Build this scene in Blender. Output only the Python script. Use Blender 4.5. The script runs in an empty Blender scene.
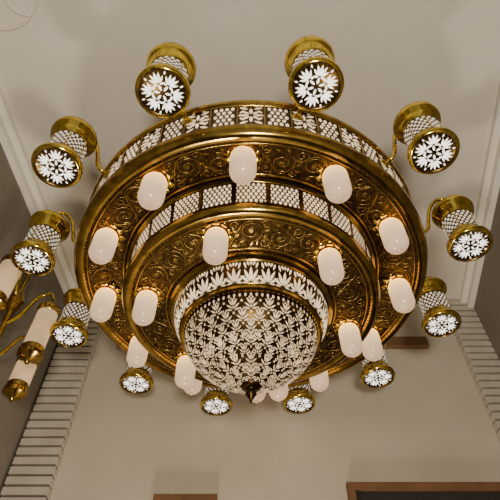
import bpy, math, random
from mathutils import Vector
random.seed(3)
C = bpy.context.scene.collection
pi = math.pi

# ------------------------------------------------------------------ materials
def newmat(name):
    m = bpy.data.materials.new(name); m.use_nodes = True
    return m, m.node_tree.nodes, m.node_tree.links, m.node_tree.nodes["Principled BSDF"]

def brass(name, col, rough, bump=0.0, scale=30.0, dark=0.6):
    m, n, l, b = newmat(name)
    b.inputs["Metallic"].default_value = 1.0
    b.inputs["Roughness"].default_value = rough
    tc = n.new("ShaderNodeTexCoord")
    no = n.new("ShaderNodeTexNoise"); no.inputs["Scale"].default_value = scale; no.inputs["Detail"].default_value = 4
    no.inputs["Distortion"].default_value = 1.5
    l.new(tc.outputs["Object"], no.inputs["Vector"])
    r = n.new("ShaderNodeValToRGB")
    r.color_ramp.elements[0].position = .35; r.color_ramp.elements[1].position = .65
    r.color_ramp.elements[0].color = (col[0]*dark, col[1]*dark, col[2]*dark, 1)
    r.color_ramp.elements[1].color = (*col, 1)
    l.new(no.outputs["Fac"], r.inputs["Fac"]); l.new(r.outputs["Color"], b.inputs["Base Color"])
    if bump > 0:
        bp = n.new("ShaderNodeBump"); bp.inputs["Strength"].default_value = bump; bp.inputs["Distance"].default_value = .01
        l.new(no.outputs["Fac"], bp.inputs["Height"]); l.new(bp.outputs["Normal"], b.inputs["Normal"])
    return m

def emis(name, col, strength, base=(0.5, 0.42, 0.32), var=0.0, scale=6):
    m, n, l, b = newmat(name)
    b.inputs["Base Color"].default_value = (*base, 1)
    b.inputs["Roughness"].default_value = .4
    b.inputs["Emission Color"].default_value = (*col, 1)
    b.inputs["Emission Strength"].default_value = strength
    if var:
        tc = n.new("ShaderNodeTexCoord"); no = n.new("ShaderNodeTexNoise"); no.inputs["Scale"].default_value = scale
        l.new(tc.outputs["Object"], no.inputs["Vector"])
        mr = n.new("ShaderNodeMapRange"); mr.inputs[1].default_value = .35; mr.inputs[2].default_value = .65
        mr.inputs[3].default_value = strength*(1-var); mr.inputs[4].default_value = strength*(1+var)
        l.new(no.outputs["Fac"], mr.inputs[0]); l.new(mr.outputs[0], b.inputs["Emission Strength"])
    return m

def plaster(name, col, var=.12, scale=1.5):
    m, n, l, b = newmat(name)
    b.inputs["Roughness"].default_value = .85
    tc = n.new("ShaderNodeTexCoord")
    no = n.new("ShaderNodeTexNoise"); no.inputs["Scale"].default_value = scale; no.inputs["Detail"].default_value = 6
    l.new(tc.outputs["Object"], no.inputs["Vector"])
    r = n.new("ShaderNodeValToRGB")
    r.color_ramp.elements[0].position = .3; r.color_ramp.elements[1].position = .7
    k = 1 - var
    r.color_ramp.elements[0].color = (col[0]*k, col[1]*k, col[2]*k*.97, 1)
    r.color_ramp.elements[1].color = (*col, 1)
    l.new(no.outputs["Fac"], r.inputs["Fac"]); l.new(r.outputs["Color"], b.inputs["Base Color"])
    n2 = n.new("ShaderNodeTexNoise"); n2.inputs["Scale"].default_value = 60
    l.new(tc.outputs["Object"], n2.inputs["Vector"])
    bp = n.new("ShaderNodeBump"); bp.inputs["Strength"].default_value = .15; bp.inputs["Distance"].default_value = .01
    l.new(n2.outputs["Fac"], bp.inputs["Height"]); l.new(bp.outputs["Normal"], b.inputs["Normal"])
    return m

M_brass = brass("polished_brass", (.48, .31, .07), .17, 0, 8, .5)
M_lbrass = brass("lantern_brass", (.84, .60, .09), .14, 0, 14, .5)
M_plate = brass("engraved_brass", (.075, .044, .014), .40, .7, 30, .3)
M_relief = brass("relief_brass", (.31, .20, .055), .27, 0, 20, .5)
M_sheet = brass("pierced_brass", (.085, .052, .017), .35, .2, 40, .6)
M_glow = emis("lit_diffuser", (1, .74, .44), 1.05, var=.35, scale=9)
M_glowb = emis("lit_bowl_diffuser", (1, .70, .41), .72, (.38, .30, .20), var=.4, scale=8)
M_white = emis("lit_lantern_glass", (1, .93, .84), 2.2)
M_pane = emis("lit_lantern_panes", (1, .88, .70), .75)
M_ceil = plaster("ceiling_plaster", (.69, .645, .57), .10, 1.2)
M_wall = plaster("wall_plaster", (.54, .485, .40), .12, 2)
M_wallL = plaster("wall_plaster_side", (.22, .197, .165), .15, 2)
M_trim = plaster("trim_plaster", (.80, .77, .70), .06, 2)
M_stone = plaster("pilaster_stone", (.53, .49, .42), .2, 6)
M_stoneD = plaster("pilaster_groove", (.17, .15, .125), .2, 6)
M_wood = plaster("wood", (.20, .10, .045), .35, 9)
M_dark = plaster("dark_door", (.03, .025, .02), .3, 5)
M_floor = plaster("floor_stone", (.09, .065, .045), .3, 3)

def opal():
    m, n, l, b = newmat("opal_glass")
    b.inputs["Base Color"].default_value = (.46, .38, .30, 1)
    b.inputs["Roughness"].default_value = .2
    tc = n.new("ShaderNodeTexCoord"); sp = n.new("ShaderNodeSeparateXYZ")
    l.new(tc.outputs["Generated"], sp.inputs[0])
    r = n.new("ShaderNodeValToRGB")
    r.color_ramp.elements[0].position = .02; r.color_ramp.elements[0].color = (.080, .044, .024, 1)
    r.color_ramp.elements[1].position = .95; r.color_ramp.elements[1].color = (1.0, .46, .08, 1)
    e = r.color_ramp.elements.new(.28); e.color = (.13, .080, .046, 1)
    e = r.color_ramp.elements.new(.58); e.color = (.22, .140, .072, 1)
    e = r.color_ramp.elements.new(.80); e.color = (.42, .23, .070, 1)
    l.new(sp.outputs["Z"], r.inputs["Fac"])
    l.new(r.outputs["Color"], b.inputs["Emission Color"])
    b.inputs["Emission Strength"].default_value = 5.2
    return m
M_opal = opal()

# ------------------------------------------------------------------ helpers
def add(name, me, mat, parent=None, loc=(0, 0, 0), smooth=False, split=True):
    o = bpy.data.objects.new(name, me); C.objects.link(o)
    if mat and not me.materials: me.materials.append(mat)
    o.location = loc
    if parent: o.parent = parent
    if smooth:
        me.polygons.foreach_set("use_smooth", [True]*len(me.polygons))
        if split:
            md = o.modifiers.new("es", 'EDGE_SPLIT'); md.split_angle = math.radians(38)
    return o

def mk(verts, faces, name="m"):
    me = bpy.data.meshes.new(name); me.from_pydata(verts, [], faces); me.update(); return me

def pol(r, a, z): return (r*math.sin(a), -r*math.cos(a), z)

def lathe(prof, segs=96, cx=0, cy=0, cz=0):
    v = []; f = []
    for (r, z) in prof:
        for i in range(segs):
            p = pol(r, 2*pi*i/segs, z); v.append((p[0]+cx, p[1]+cy, p[2]+cz))
    for j in range(len(prof)-1):
        for i in range(segs):
            k = (i+1) % segs
            f.append((j*segs+i, (j+1)*segs+i, (j+1)*segs+k, j*segs+k))
    return mk(v, f)

def box(name, x0, x1, y0, y1, z0, z1, mat, parent=None):
    v = [(x, y, z) for x in (x0, x1) for y in (y0, y1) for z in (z0, z1)]
    f = [(0,1,3,2),(4,6,7,5),(0,4,5,1),(2,3,7,6),(0,2,6,4),(1,5,7,3)]
    return add(name, mk(v, f), mat, parent)

def prism(name, pts, z0, z1, mat, parent=None):
    n = len(pts)
    v = [(x, y, z0) for x, y in pts] + [(x, y, z1) for x, y in pts]
    f = [tuple(range(n))[::-1], tuple(range(n, 2*n))] + [(i, (i+1) % n, n+(i+1) % n, n+i) for i in range(n)]
    return add(name, mk(v, f), mat, parent)

class Surf:
    def __init__(s, prof, off=.003, flip=1):
        s.p = prof; s.off = off; s.flip = flip
        s.L = [0]
        for i in range(1, len(prof)):
            s.L.append(s.L[-1]+math.dist(prof[i], prof[i-1]))
        s.len = s.L[-1]
    def rz(s, t):
        t = max(0, min(s.len-1e-6, t))
        for i in range(1, len(s.L)):
            if t <= s.L[i]: break
        q = (t-s.L[i-1])/(s.L[i]-s.L[i-1])
        a, b = s.p[i-1], s.p[i]
        dr, dz = b[0]-a[0], b[1]-a[1]; n = math.hypot(dr, dz)
        nr, nz = -dz/n*s.flip, dr/n*s.flip
        return a[0]+dr*q, a[1]+dz*q, nr, nz
    def P(s, a, t):
        r, z, nr, nz = s.rz(t)
        return pol(r+nr*s.off, a, z+nz*s.off)

def leaf(p, ang, L, w, n=5, start=0.0):
    d = (math.sin(ang), math.cos(ang)); q = (d[1], -d[0])
    out = []
    for i in range(n+1):
        t = i/n; h = w*.5*math.sin(pi*t**.85)**.9 if 0 < t < 1 else 0
        out.append((t, h))
    pts = [(p[0]+d[0]*(start+L*t)+q[0]*h, p[1]+d[1]*(start+L*t)+q[1]*h) for t, h in out]
    pts += [(p[0]+d[0]*(start+L*t)-q[0]*h, p[1]+d[1]*(start+L*t)-q[1]*h) for t, h in out[-2:0:-1]]
    return pts

def hexa(cx, cy, w, h):
    return [(cx, cy+h), (cx+w*.72, cy+h*.55), (cx+w, cy), (cx+w*.72, cy-h*.55), (cx, cy-h), (cx-w*.72, cy-h*.55), (cx-w, cy), (cx-w*.72, cy+h*.55)]

def polys_to_mesh(polys):
    v = []; f = []
    for p in polys:
        b = len(v); v += p
        c = [sum(q[k] for q in p)/len(p) for k in range(3)]
        v.append(tuple(c)); m = len(p)
        for i in range(m): f.append((b+i, b+(i+1) % m, b+m))
    return mk(v, f)

def curve_obj(name, splines, depth, mat, parent, res=2, smooth=True):
    cu = bpy.data.curves.new(name, 'CURVE'); cu.dimensions = '3D'
    cu.bevel_depth = depth; cu.bevel_resolution = res
    for pts in splines:
        sp = cu.splines.new('POLY'); sp.points.add(len(pts)-1)
        for i, p in enumerate(pts): sp.points[i].co = (*p, 1)
        sp.use_smooth = True
    cu.use_fill_caps = True
    cu.materials.append(mat)
    o = bpy.data.objects.new(name, cu); C.objects.link(o)
    if parent: o.parent = parent
    return o

def torus(name, R, z, r, mat, parent, seg=96, n=10, cx=0, cy=0):
    prof = [(R+r*math.cos(2*pi*i/n), z+r*math.sin(2*pi*i/n)) for i in range(n+1)]
    return add(name, lathe(prof, seg, cx, cy), mat, parent, smooth=True, split=False)

def catmull2(P, m=6):
    P = [P[0]]+list(P)+[P[-1]]; out = []
    for i in range(1, len(P)-2):
        for j in range(m):
            t = j/m
            out.append(tuple(.5*((2*P[i][k])+(-P[i-1][k]+P[i+1][k])*t+(2*P[i-1][k]-5*P[i][k]+4*P[i+1][k]-P[i+2][k])*t*t+(-P[i-1][k]+3*P[i][k]-3*P[i+1][k]+P[i+2][k])*t**3) for k in range(len(P[i]))))
    out.append(tuple(P[-2])); return out

# ------------------------------------------------------------------ chandelier
CH = bpy.data.objects.new("brass_chandelier", None); C.objects.link(CH)
CH.location = (0.005, 2.014, 1.6-.226)
dlt = math.radians(-2.5)

add("outer_drum_top", lathe([(.05, 2.74), (.5, 2.69), (.97, 2.62), (1.025, 2.612), (1.032, 2.60), (1.028, 2.585), (1.012, 2.578)], 128), M_brass, CH, smooth=True)
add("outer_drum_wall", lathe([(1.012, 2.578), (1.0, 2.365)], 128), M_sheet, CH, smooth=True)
add("outer_drum_rim", lathe([(1.0, 2.365), (1.016, 2.36), (1.024, 2.345), (1.022, 2.325), (1.012, 2.305), (1.0, 2.292), (.985, 2.288), (.965, 2.292), (.958, 2.303)], 128), M_brass, CH, smooth=True)
plate1 = [(.958, 2.303), (.90, 2.325), (.80, 2.350), (.735, 2.362)]
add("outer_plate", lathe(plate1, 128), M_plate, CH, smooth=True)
add("second_drum_collar", lathe([(.735, 2.362), (.732, 2.35), (.718, 2.345), (.708, 2.352)], 128), M_brass, CH, smooth=True)
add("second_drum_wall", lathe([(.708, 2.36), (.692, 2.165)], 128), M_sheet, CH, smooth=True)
add("second_drum_rim", lathe([(.692, 2.175), (.708, 2.168), (.718, 2.152), (.716, 2.13), (.704, 2.112), (.688, 2.106), (.668, 2.110), (.66, 2.12)], 128), M_brass, CH, smooth=True)
plate2 = [(.66, 2.12), (.60, 2.125), (.50, 2.12), (.455, 2.112)]
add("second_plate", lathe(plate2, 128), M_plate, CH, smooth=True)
add("bowl_collar", lathe([(.455, 2.112), (.452, 2.095), (.44, 2.085), (.425, 2.083), (.418, 2.075)], 96), M_brass, CH, smooth=True)
band3 = [(.420, 2.078), (.418, 2.05), (.408, 2.01), (.388, 1.97), (.372, 1.95)]
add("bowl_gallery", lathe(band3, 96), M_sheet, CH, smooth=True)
add("bowl_ring", lathe([(.375, 1.955), (.38, 1.945), (.377, 1.932), (.365, 1.925), (.345, 1.93)], 96), M_brass, CH, smooth=True)
bowl = catmull2([(.347, 1.932), (.345, 1.90), (.335, 1.865), (.314, 1.828), (.28, 1.788), (.235, 1.75), (.18, 1.713), (.13, 1.682), (.085, 1.655), (.05, 1.634), (.03, 1.622)], 4)
add("bowl_shell", lathe(bowl, 96), M_sheet, CH, smooth=True, split=False)
add("bowl_finial", lathe([(.050, 1.640), (.050, 1.630), (.036, 1.620), (.022, 1.614), (.019, 1.606), (.026, 1.597), (.028, 1.589), (.021, 1.578), (.012, 1.566), (.007, 1.552), (0, 1.534)], 32), M_sheet, CH, smooth=True, split=False)
add("stem", lathe([(.0, 3.48), (.11, 3.50), (.17, 3.526), (.17, 3.50), (.08, 3.46), (.03, 3.42), (.03, 3.2), (.06, 3.17), (.06, 3.13), (.03, 3.1), (.03, 2.8), (.1, 2.74)], 32), M_brass, CH, smooth=True)

def beads(name, R, z, r, n, mat):
    v = []; f = []
    for k in range(n):
        a = 2*pi*k/n; cx, cy, cz = pol(R, a, z); b = len(v)
        for (px, py, pz) in ((1,0,0),(0,1,0),(-1,0,0),(0,-1,0),(0,0,1),(0,0,-1)):
            v.append((cx+px*r, cy+py*r, cz+pz*r))
        for q in ((0,1,4),(1,2,4),(2,3,4),(3,0,4),(1,0,5),(2,1,5),(3,2,5),(0,3,5)):
            f.append(tuple(b+i for i in q))
    add(name, mk(v, f), mat, CH, smooth=True, split=False)
beads("rim_beads_outer", .962, 2.298, .006, 220, M_relief)
beads("rim_beads_second", .664, 2.114, .005, 170, M_relief)
torus("moulding_outer", .945, 2.306, .005, M_brass, CH)
torus("moulding_inner", .75, 2.357, .006, M_brass, CH)
torus("moulding_second", .645, 2.121, .005, M_brass, CH)
torus("moulding_second_inner", .47, 2.113, .005, M_brass, CH)

# ---- openwork bands
def band(name, prof, npan, kind, mat, margin=.018, flip=1):
    S = Surf(prof, .003, flip)
    R = prof[0][0]; H = S.len
    polys = []
    pw = 2*pi*R/npan
    for k in range(npan):
        c = k*pw
        loc = []
        w2 = pw*.5-.010
        if kind == 'grid':
            rows = 6; ch = (H-2*margin)/rows; cols = max(3, int(round(2*w2/(ch*1.05))))
            cw = 2*w2/cols
            for r_ in range(rows):
                st = (r_ % 2)*.5
                for q in range(cols+(0 if st == 0 else -1)):
                    loc.append(hexa(-w2+cw*(q+.5+st), margin+ch*(r_+.5), cw*.35, ch*.52))
                if st:
                    loc.append(hexa(-w2+cw*.20, margin+ch*(r_+.5), cw*.14, ch*.40)); loc.append(hexa(w2-cw*.20, margin+ch*(r_+.5), cw*.14, ch*.40))
        elif kind == 'mix':
            if k % 2 == 0:
                cy = H/2
                for q in range(8):
                    a = q*pi/4
                    loc.append(leaf((0, cy), a, H*.27 if q % 2 == 0 else H*.24, .018, 5, .012))
                for sx in (-1, 1):
                    for sy in (-1, 1):
                        loc.append(leaf((sx*w2, cy+sy*H*.38), -sx*pi/2-sx*sy*.5, .048, .017))
                        loc.append(leaf((sx*w2*.98, cy+sy*H*.10), -sx*pi/2+sx*sy*.9, .036, .013))
                        loc.append(leaf((sx*.018, cy+sy*H*.42), sx*pi/2, .02, .009, 4))
            else:
                rows = 5; ch = (H-2*margin)/rows; cols = 4; cw = 2*w2/cols
                for r_ in range(rows):
                    st = (r_ % 2)*.5
                    for q in range(cols-(1 if st else 0)):
                        loc.append(hexa(-w2+cw*(q+.5+st), margin+ch*(r_+.5), cw*.35, ch*.50))
        else:
            for (a, L, w) in ((0, .078, .018), (.42, .072, .015), (-.42, .072, .015), (.9, .058, .013), (-.9, .058, .013), (1.35, .03, .010), (-1.35, .03, .010)):
                loc.append(leaf((0, H-margin*.5), pi-a, L, w, 5, .014))
            loc.append(leaf((0, .008), 0, .026, .012))
            for sx in (-1, 1):
                loc.append(leaf((sx*pw*.5-sx*.008, margin*.7), sx*-.25, .042, .011, 5, .004))
                loc.append(leaf((sx*pw*.22, .008), sx*-.3, .030, .011))
        for p in loc:
            polys.append([S.P((c+x)/R, min(max(y, .004), H-.004)) for x, y in p])
    add(name, polys_to_mesh(polys), mat, CH)
    if kind == 'mix' or kind == 'grid':
        spl = []
        for k in range(npan):
            if kind == 'grid' and k % 2: continue
            a = (k+.5)*2*pi/npan
            spl.append([S.P(a, y) for y in (0.004, H*.5, H-.004)])
        curve_obj(name+"_stiles", spl, .0045, M_brass, CH)
    for y in (.006, H-.006):
        r_, z_, _, _ = S.rz(y)
        torus(name+"_edge", r_+.003, z_, .005, M_brass, CH, 96, 6)
band("outer_band_diffuser", [(1.012, 2.578), (1.0, 2.365)], 48, 'mix', M_glow)
band("second_band_diffuser", [(.708, 2.355), (.692, 2.17)], 26, 'grid', M_glow)
band("gallery_diffuser", band3, 30, 'leafy', M_glow, .012)

# bowl: branching foliage pierced all over
S = Surf(bowl, .002, 1)
polys = []
def put(u0, s0, rm, pts):
    if max(s0+y for x, y in pts) > S.len-.010 or min(s0+y for x, y in pts) < .006: return
    polys.append([S.P(u0+x/rm, s0+y) for x, y in pts])
for k in range(80):
    put(k*2*pi/80, .007, .346, leaf((0, 0), 0, .024, .0125, 5, .001))
zones = [(24, .026, .200), (18, .195, .295), (12, .290, .36), (8, .355, S.len)]
for N, sa, sb in zones:
    s = sa; j = 0
    while s < sb and s < S.len-.01:
        rm = S.rz(s)[0]
        if rm < .035: break
        cw = 2*pi*rm/N; h = cw*.64
        for k in range(N):
            u0 = k*2*pi/N + (pi/N if j % 2 else 0)
            B = (0, h*1.20)
            put(u0, s, rm, leaf(B, pi, cw*.38, cw*.115, 6, cw*.30))
            put(u0, s, rm, leaf(B, pi, cw*.20, cw*.070, 5, cw*.06))
            for sx in (-1, 1):
                put(u0, s, rm, leaf((0, B[1]-cw*.20), pi+sx*.50, cw*.44, cw*.105, 6, cw*.06))
                put(u0, s, rm, leaf((0, B[1]-cw*.06), pi+sx*.88, cw*.42, cw*.100, 6, cw*.06))
                put(u0, s, rm, leaf((0, B[1]+cw*.02), pi+sx*1.28, cw*.36, cw*.085, 6, cw*.06))
                put(u0, s, rm, leaf((sx*cw*.11, B[1]-cw*.58), pi+sx*.22, cw*.18, cw*.08, 4, 0))
                put(u0, s, rm, leaf((sx*cw*.46, B[1]-cw*.40), pi-sx*.15, cw*.17, cw*.07, 4, 0))
        s += h; j += 1
add("bowl_diffuser", polys_to_mesh(polys), M_glowb, CH)

# ---- engraved scrollwork on the undersides
def scrolls(name, prof, n, seed):
    S = Surf(prof, .001, 1)
    W = S.len; R = (prof[0][0]+prof[-1][0])/2
    pw = 2*pi*R/n; spl = []; lv = []
    rnd = random.Random(seed)
    def m(c, pts):
        return [S.P((c+x)/R, min(max(y, .012), W-.012)) for x, y in pts]
    for k in range(n):
        c = k*pw; sg = 1 if k % 2 else -1
        def spir(cx, cy, r0, turns, ph, d):
            P = []
            for i in range(int(turns*16)+1):
                t = i/(turns*16); a = ph+d*t*turns*2*pi; rr = r0*(1-t*.88)
                P.append((cx+rr*math.cos(a), cy+rr*math.sin(a)))
            return P
        cy = W/2+sg*W*.06
        spl.append(m(c, spir(0, cy, W*.30, 1.9, -sg*pi/2, sg)))
        spl.append(m(c, spir(pw*.5, W/2-sg*W*.24, W*.16, 1.5, sg*pi/2, -sg)))
        spl.append(m(c, spir(pw*.42, W/2+sg*W*.30, W*.12, 1.4, -sg*pi/2, sg)))
        spl.append(m(c, [(-pw*.5+pw*i/10, W/2+sg*W*.36*math.cos(2*pi*i/20-pi/2)) for i in range(11)]))
        for q in range(9):
            a = q*2*pi/9+rnd.random()*.3
            bx, by = W*.33*math.cos(a), cy+W*.33*math.sin(a)
            if by < .03 or by > W-.03: continue
            lv.append(m(c, leaf((bx, by), pi/2-a+.8*sg, W*.13, W*.055, 4)))
        for q in range(5):
            lv.append(m(c, leaf((0, cy), q*2*pi/5, W*.07, W*.035, 4)))
    curve_obj(name+"_scroll_relief", spl, .0030, M_relief, CH, 1)
    S.off = .004
    add(name+"_leaf_relief", polys_to_mesh(lv), M_relief, CH)
scrolls("outer_plate", plate1, 34, 1)
scrolls("second_plate", plate2, 24, 2)

# ---- opal lamps
def cap(rr, n=10):
    return [(rr*math.cos(i/n*pi/2), -rr*.95*math.sin(i/n*pi/2)) for i in range(n)]
rL = .066
prof = [(rL*.60, .022), (rL*.86, .010), (rL*.97, -.010), (rL, -.030), (rL*1.0, -.135)]
prof += [(r, z-.135) for r, z in cap(rL)][1:] + [(.012, -.1985), (.011, -.206), (.007, -.211), (0, -.213)]
me_b = lathe(prof, 32); me_b.materials.append(M_opal)
sock = [(.03, .034), (.066, .032), (.076, .024), (.074, .012), (.064, .006), (.058, .004)]
me_s = lathe(sock, 32); me_s.materials.append(M_brass)
pv = []; pf = []
for k in range(10):
    a0 = 2*pi*k/10; b = len(pv)
    rows = [(.060, .014, .6), (.076, .008, .9), (.088, .012, .55), (.098, .020, .04)]
    for r, z, w in rows:
        for q in (-1, 0, 1):
            pv.append(pol(r+(.002 if q == 0 else 0), a0+q*w*pi/10*.9, z-(.003 if q == 0 else 0)))
    for j in range(3):
        for q in range(2):
            pf.append((b+j*3+q, b+j*3+q+1, b+(j+1)*3+q+1, b+(j+1)*3+q))
me_p = mk(pv, pf); me_p.materials.append(M_lbrass)
def lamp(i, r, a, z, sc=1):
    p = pol(r, a, z)
    for nm, me in (("glass", me_b), ("socket", me_s), ("petals", me_p)):
        o = add(f"lamp_{i}_{nm}", me, None, CH, p, smooth=True, split=(nm == "socket"))
        o.scale = (sc*.96, sc*.96, sc)
i = 0
for k in range(12):
    a = k*pi/6
    lamp(i, .868, dlt+a+math.radians(1.5)*math.sin(a), 2.320, 1.0); i += 1
for k in range(6):
    lamp(i, .575, math.radians(-17)+k*pi/3, 2.108, .93); i += 1

# ---- arm lanterns
M_lbase = brass("lantern_dark_brass", (.13, .08, .025), .28, .1, 30, .6)
lz0 = [(.0, .004), (.090, .004), (.096, .000), (.099, -.004)]
lz = [(.099, -.004), (.108, -.002), (.114, .010), (.113, .024), (.106, .034), (.096, .042), (.088, .055), (.083, .075)]
ltop = [(.080, .20), (.086, .208), (.092, .225), (.102, .245), (.110, .255), (.114, .268), (.112, .282), (.104, .290), (.095, .296), (.080, .31), (.06, .325), (.035, .338), (.022, .345), (.018, .36), (.025, .37), (.018, .382), (0, .388)]
me_l0 = lathe(lz0, 40); me_l0.materials.append(M_lbase)
me_l1 = lathe(lz, 40); me_l1.materials.append(M_lbrass)
me_l2 = lathe(ltop, 40); me_l2.materials.append(M_lbrass)
me_l3 = lathe([(.083, .075), (.079, .14), (.080, .20)], 40); me_l3.materials.append(M_lbase)
SS = Surf([(.083, .195), (.0795, .14), (.083, .078)], .0015)
pp = []
for r_ in range(7):
    for k in range(20):
        a = (k+(r_ % 2)*.5)*2*pi/20
        pp.append([SS.P(a+x/.081, .008+.0168*(r_+.5)+y) for x, y in hexa(0, 0, .0085, .0078)])
me_l4 = polys_to_mesh(pp); me_l4.materials.append(M_pane)
rib = []
for k in range(6):
    a = k*pi/3+.2
    rib.append([pol(r, a, z) for z, r in ((.078, .0855), (.14, .082), (.198, .083))])
pp = []
for k in range(6):
    a = k*pi/3
    def A(p): pp.append([(x, y, 0.0) for x, y in p])
    A(leaf((0, 0), a, .028, .010, 6, .010))
    B = (math.sin(a)*.038, math.cos(a)*.038)
    A(leaf(B, a, .046, .0125, 6, .005))
    for sx in (-1, 1):
        A(leaf(B, a+sx*.40, .042, .0100, 6, .008))
        A(leaf(B, a+sx*.84, .036, .0095, 6, .006))
        A(leaf(B, a+sx*1.6, .020, .0085, 5, .005))
    a2 = a+pi/6
    A(leaf((math.sin(a2)*.076, math.cos(a2)*.076), a2, .015, .007, 4, .001))
me_l5 = polys_to_mesh(pp)
for v in me_l5.vertices: v.co.z = .0015
me_l5.materials.append(M_white)
def tube_path(pts, n=24): return catmull2(pts, 8)
arms = []; me_rib = None
for k in range(12):
    a0 = math.radians(15)+k*pi/6
    a = dlt+a0+math.radians(2.2)*math.sin(a0)
    p = pol(1.245, a, 2.305)
    for nm, me in (("disc", me_l0), ("base", me_l1), ("crown", me_l2), ("sheet", me_l3), ("panes", me_l4), ("flower", me_l5)):
        o = add(f"lantern_{k}_{nm}", me, None, CH, p, smooth=nm in ("disc", "base", "crown", "sheet"), split=False)
        o.rotation_euler = (0, 0, a); o.scale = (1.07, 1.07, 1.15)
    if k == 0:
        o = curve_obj("lantern_0_ribs", rib, .003, M_lbrass, CH, 1); me_rib = o.data
    else:
        o = bpy.data.objects.new(f"lantern_{k}_ribs", me_rib); C.objects.link(o); o.parent = CH
    o.location = p; o.rotation_euler = (0, 0, a); o.scale = (1.07, 1.07, 1.15)
    prof_a = [(1.0, 2.50), (1.05, 2.50), (1.08, 2.53), (1.10, 2.60), (1.13, 2.69), (1.18, 2.76), (1.23, 2.77), (1.245, 2.745)]
    arms.append(tube_path([pol(r, a, z) for r, z in prof_a]))
    add(f"arm_rosette_{k}", lathe([(0, .012), (.02, .01), (.032, 0)], 16), M_lbrass, CH, pol(1.012, a, 2.50), smooth=True).rotation_euler = (pi/2, 0, a)
curve_obj("lantern_arms", arms, .0115, M_lbrass, CH, 4)

# ------------------------------------------------------------------ room
ZC = 1.6+3.3; YW = 3.4
def xl(y): return -1.68-(YW-y)*.058
def xr(y): return 2.10-(YW-y)*.14
YB = -3.0
prism("floor", [(xl(YB), YB), (xr(YB), YB), (xr(YW), YW), (xl(YW), YW)], -.1, 0, M_floor)
prism("ceiling", [(xl(YB)-.2, YB), (xr(YB)+.2, YB), (xr(YW)+.2, YW+.2), (xl(YW)-.2, YW+.2)], ZC, ZC+.1, M_ceil)
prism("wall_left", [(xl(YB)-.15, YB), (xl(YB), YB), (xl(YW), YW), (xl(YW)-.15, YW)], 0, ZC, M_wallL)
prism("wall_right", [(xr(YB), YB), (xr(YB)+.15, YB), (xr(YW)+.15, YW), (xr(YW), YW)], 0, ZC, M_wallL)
box("wall_far", xl(YW)-.15, xr(YW)+.15, YW, YW+.15, 0, ZC, M_wall)
def cornice(name, f, sg):
    for i, (w, h) in enumerate(((.10, .05), (.05, .11))):
        prism(f"{name}_{i}" if i else name, [(f(YB), YB), (f(YB)+sg*w, YB), (f(YW)+sg*w, YW), (f(YW), YW)], ZC-h, ZC, M_trim)
cornice("trim_left", xl, 1); cornice("trim_right", xr, -1)
curve_obj("ceiling_scroll_moulding", [
    catmull2([(-1.28, .66, ZC), (-1.31, .74, ZC), (-1.37, .82, ZC), (-1.46, .88, ZC), (-1.58, .90, ZC), (-1.70, .86, ZC)], 8),
    catmull2([(-1.37, .82, ZC), (-1.45, .80, ZC), (-1.50, .73, ZC), (-1.48, .64, ZC), (-1.42, .60, ZC)], 8)], .010, M_ceil, None, 3)
def pil(x0, x1):
    E = bpy.data.objects.new("ribbed_pilaster", None); C.objects.link(E)
    box("core", x0+.01, x1-.01, YW-.05, YW, 0, ZC, M_stoneD, E)
    z = 0.0; v = []; f = []
    while z < ZC-.03:
        b = len(v)
        v += [(x, y, zz) for x in (x0, x1) for y in (YW-.075, YW) for zz in (z, z+.050)]
        f += [tuple(b+i for i in q) for q in [(0,1,3,2),(4,6,7,5),(0,4,5,1),(2,3,7,6),(0,2,6,4),(1,5,7,3)]]
        z += .07
    add("ribs", mk(v, f), M_stone, E)
pil(-1.66, -1.35); pil(1.84, 2.09)
def door(name, x0, x1, top):
    E = bpy.data.objects.new(name, None); C.objects.link(E)
    w = .05
    box("head", x0, x1, YW-.05, YW, top-w, top, M_wood, E)
    box("jamb_l", x0, x0+w, YW-.05, YW, 0, top-w, M_wood, E)
    box("jamb_r", x1-w, x1, YW-.05, YW, 0, top-w, M_wood, E)
    box("leaf", x0+w, x1-w, YW-.02, YW, 0, top-w, M_dark, E)
    box("panel", x0+w+.1, x1-w-.1, YW-.03, YW-.02, .3, top-w-.15, M_dark, E)
door("door_1", .66, 1.80, 1.6+1.575)
door("door_2", -.645, -.22, 1.6+1.495)
box("trim_1", -1.16, 1.56, YW-.05, YW, 1.6+2.76, 1.6+2.86, M_wood)

# ------------------------------------------------------------------ sconce
W = bpy.data.objects.new("brass_wall_sconce", None); C.objects.link(W)
W.location = (0, 0, 1.6)
cx, cy = -1.60, 2.40
wallx = xl(cy)
add("column", lathe([(r, z-.25) for r, z in [(0, 1.75), (.02, 1.78), (.035, 1.82), (.02, 1.86), (.03, 1.9), (.07, 1.96), (.075, 2.0), (.04, 2.05), (.02, 2.1), (.02, 2.5), (.04, 2.55), (.06, 2.6), (.04, 2.66), (.018, 2.72), (.018, 2.95), (.03, 3.0), (.05, 3.04), (.03, 3.08), (0, 3.14)]], 24, cx, cy), M_brass, W, smooth=True)
box("wall_bracket", wallx-.0, cx, cy-.03, cy+.03, 1.95, 2.01, M_brass, W)
box("backplate", wallx-.01, wallx+.03, cy-.1, cy+.1, 1.7, 2.25, M_brass, W)
M_fro = emis("frosted_glass", (1, .62, .28), .42, (.48, .40, .28), .35, 5)
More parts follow.
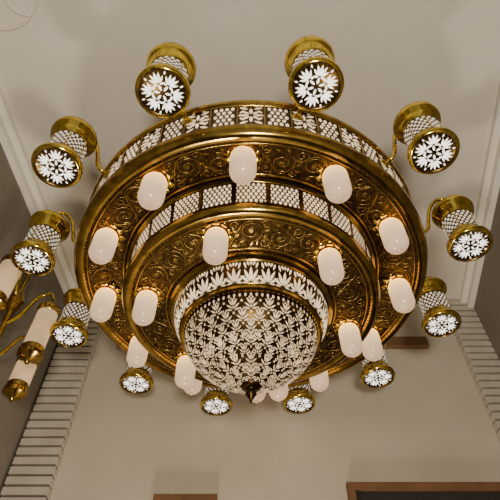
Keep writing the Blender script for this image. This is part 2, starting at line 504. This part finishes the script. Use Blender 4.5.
def cyl(i, x, y, z0, z1, r):
    add(f"glass_{i}", lathe([(r*.9, z0), (r, z0+.02), (r, z1-.02), (r*.9, z1)], 28, x, y), M_fro, W, smooth=True)
    add(f"lower_cup_{i}", lathe([(0, z0-.10), (.012, z0-.09), (.02, z0-.07), (r*.8, z0-.055), (r*1.15, z0-.04), (r*1.18, z0-.015), (r*.95, z0), (r*1.08, z0+.02), (r*1.0, z0+.03)], 28, x, y), M_brass, W, smooth=True)
    add(f"upper_cap_{i}", lathe([(r*1.0, z1-.02), (r*1.12, z1-.01), (r*1.15, z1+.02), (r*.8, z1+.04), (r*.7, z1+.06), (.02, z1+.08), (.012, z1+.11), (0, z1+.12)], 28, x, y), M_brass, W, smooth=True)
    c = Vector((cx, cy, 0)); p = Vector((x, y, 0)); d = p-c
    zc = z1+.11
    path = [(c.x, c.y, zc-.22), (c.x+d.x*.3, c.y+d.y*.3, zc-.14), (c.x+d.x*.55, c.y+d.y*.55, zc+.02), (c.x+d.x*.85, c.y+d.y*.85, zc+.06), (x, y, zc)]
    curve_obj(f"arm_{i}", [tube_path(path)], .012, M_lbrass, W, 3)
cyl(0, -1.345, 2.40, 1.93, 2.26, .066)
cyl(1, -1.575, 2.15, 2.13, 2.45, .070)
cyl(2, -1.45, 2.60, 1.80, 2.0, .064)

# ------------------------------------------------------------------ light
w = bpy.data.worlds.new("World"); bpy.context.scene.world = w; w.use_nodes = True
bg = w.node_tree.nodes["Background"]; bg.inputs[0].default_value = (1, .92, .82, 1); bg.inputs[1].default_value = .42
def area(name, loc, rot, size, e, col):
    L = bpy.data.lights.new(name, 'AREA'); L.shape = 'DISK'; L.size = size; L.energy = e; L.color = col
    o = bpy.data.objects.new(name, L); C.objects.link(o); o.location = loc; o.rotation_euler = rot
area("added_ceiling_fill", (0.2, -1.6, 1.0), (math.radians(150), 0, 0), .6, 150, (1, .89, .74))  # added fill light without a fixture, brightens the ceiling from behind the camera
area("added_ceiling_fill.001", (-.3, 2.7, .5), (math.radians(180), 0, 0), .4, 55, (1, .84, .64))  # second added fill, unseen below the chandelier, aimed straight up

cam = bpy.data.cameras.new("Camera"); co = bpy.data.objects.new("Camera", cam); C.objects.link(co)
co.location = (0, 0, 1.6); co.rotation_euler = (math.radians(90+50.5), 0, 0)
cam.sensor_width = 36; cam.lens = 490/500*36; cam.clip_start = .02
bpy.context.scene.camera = co
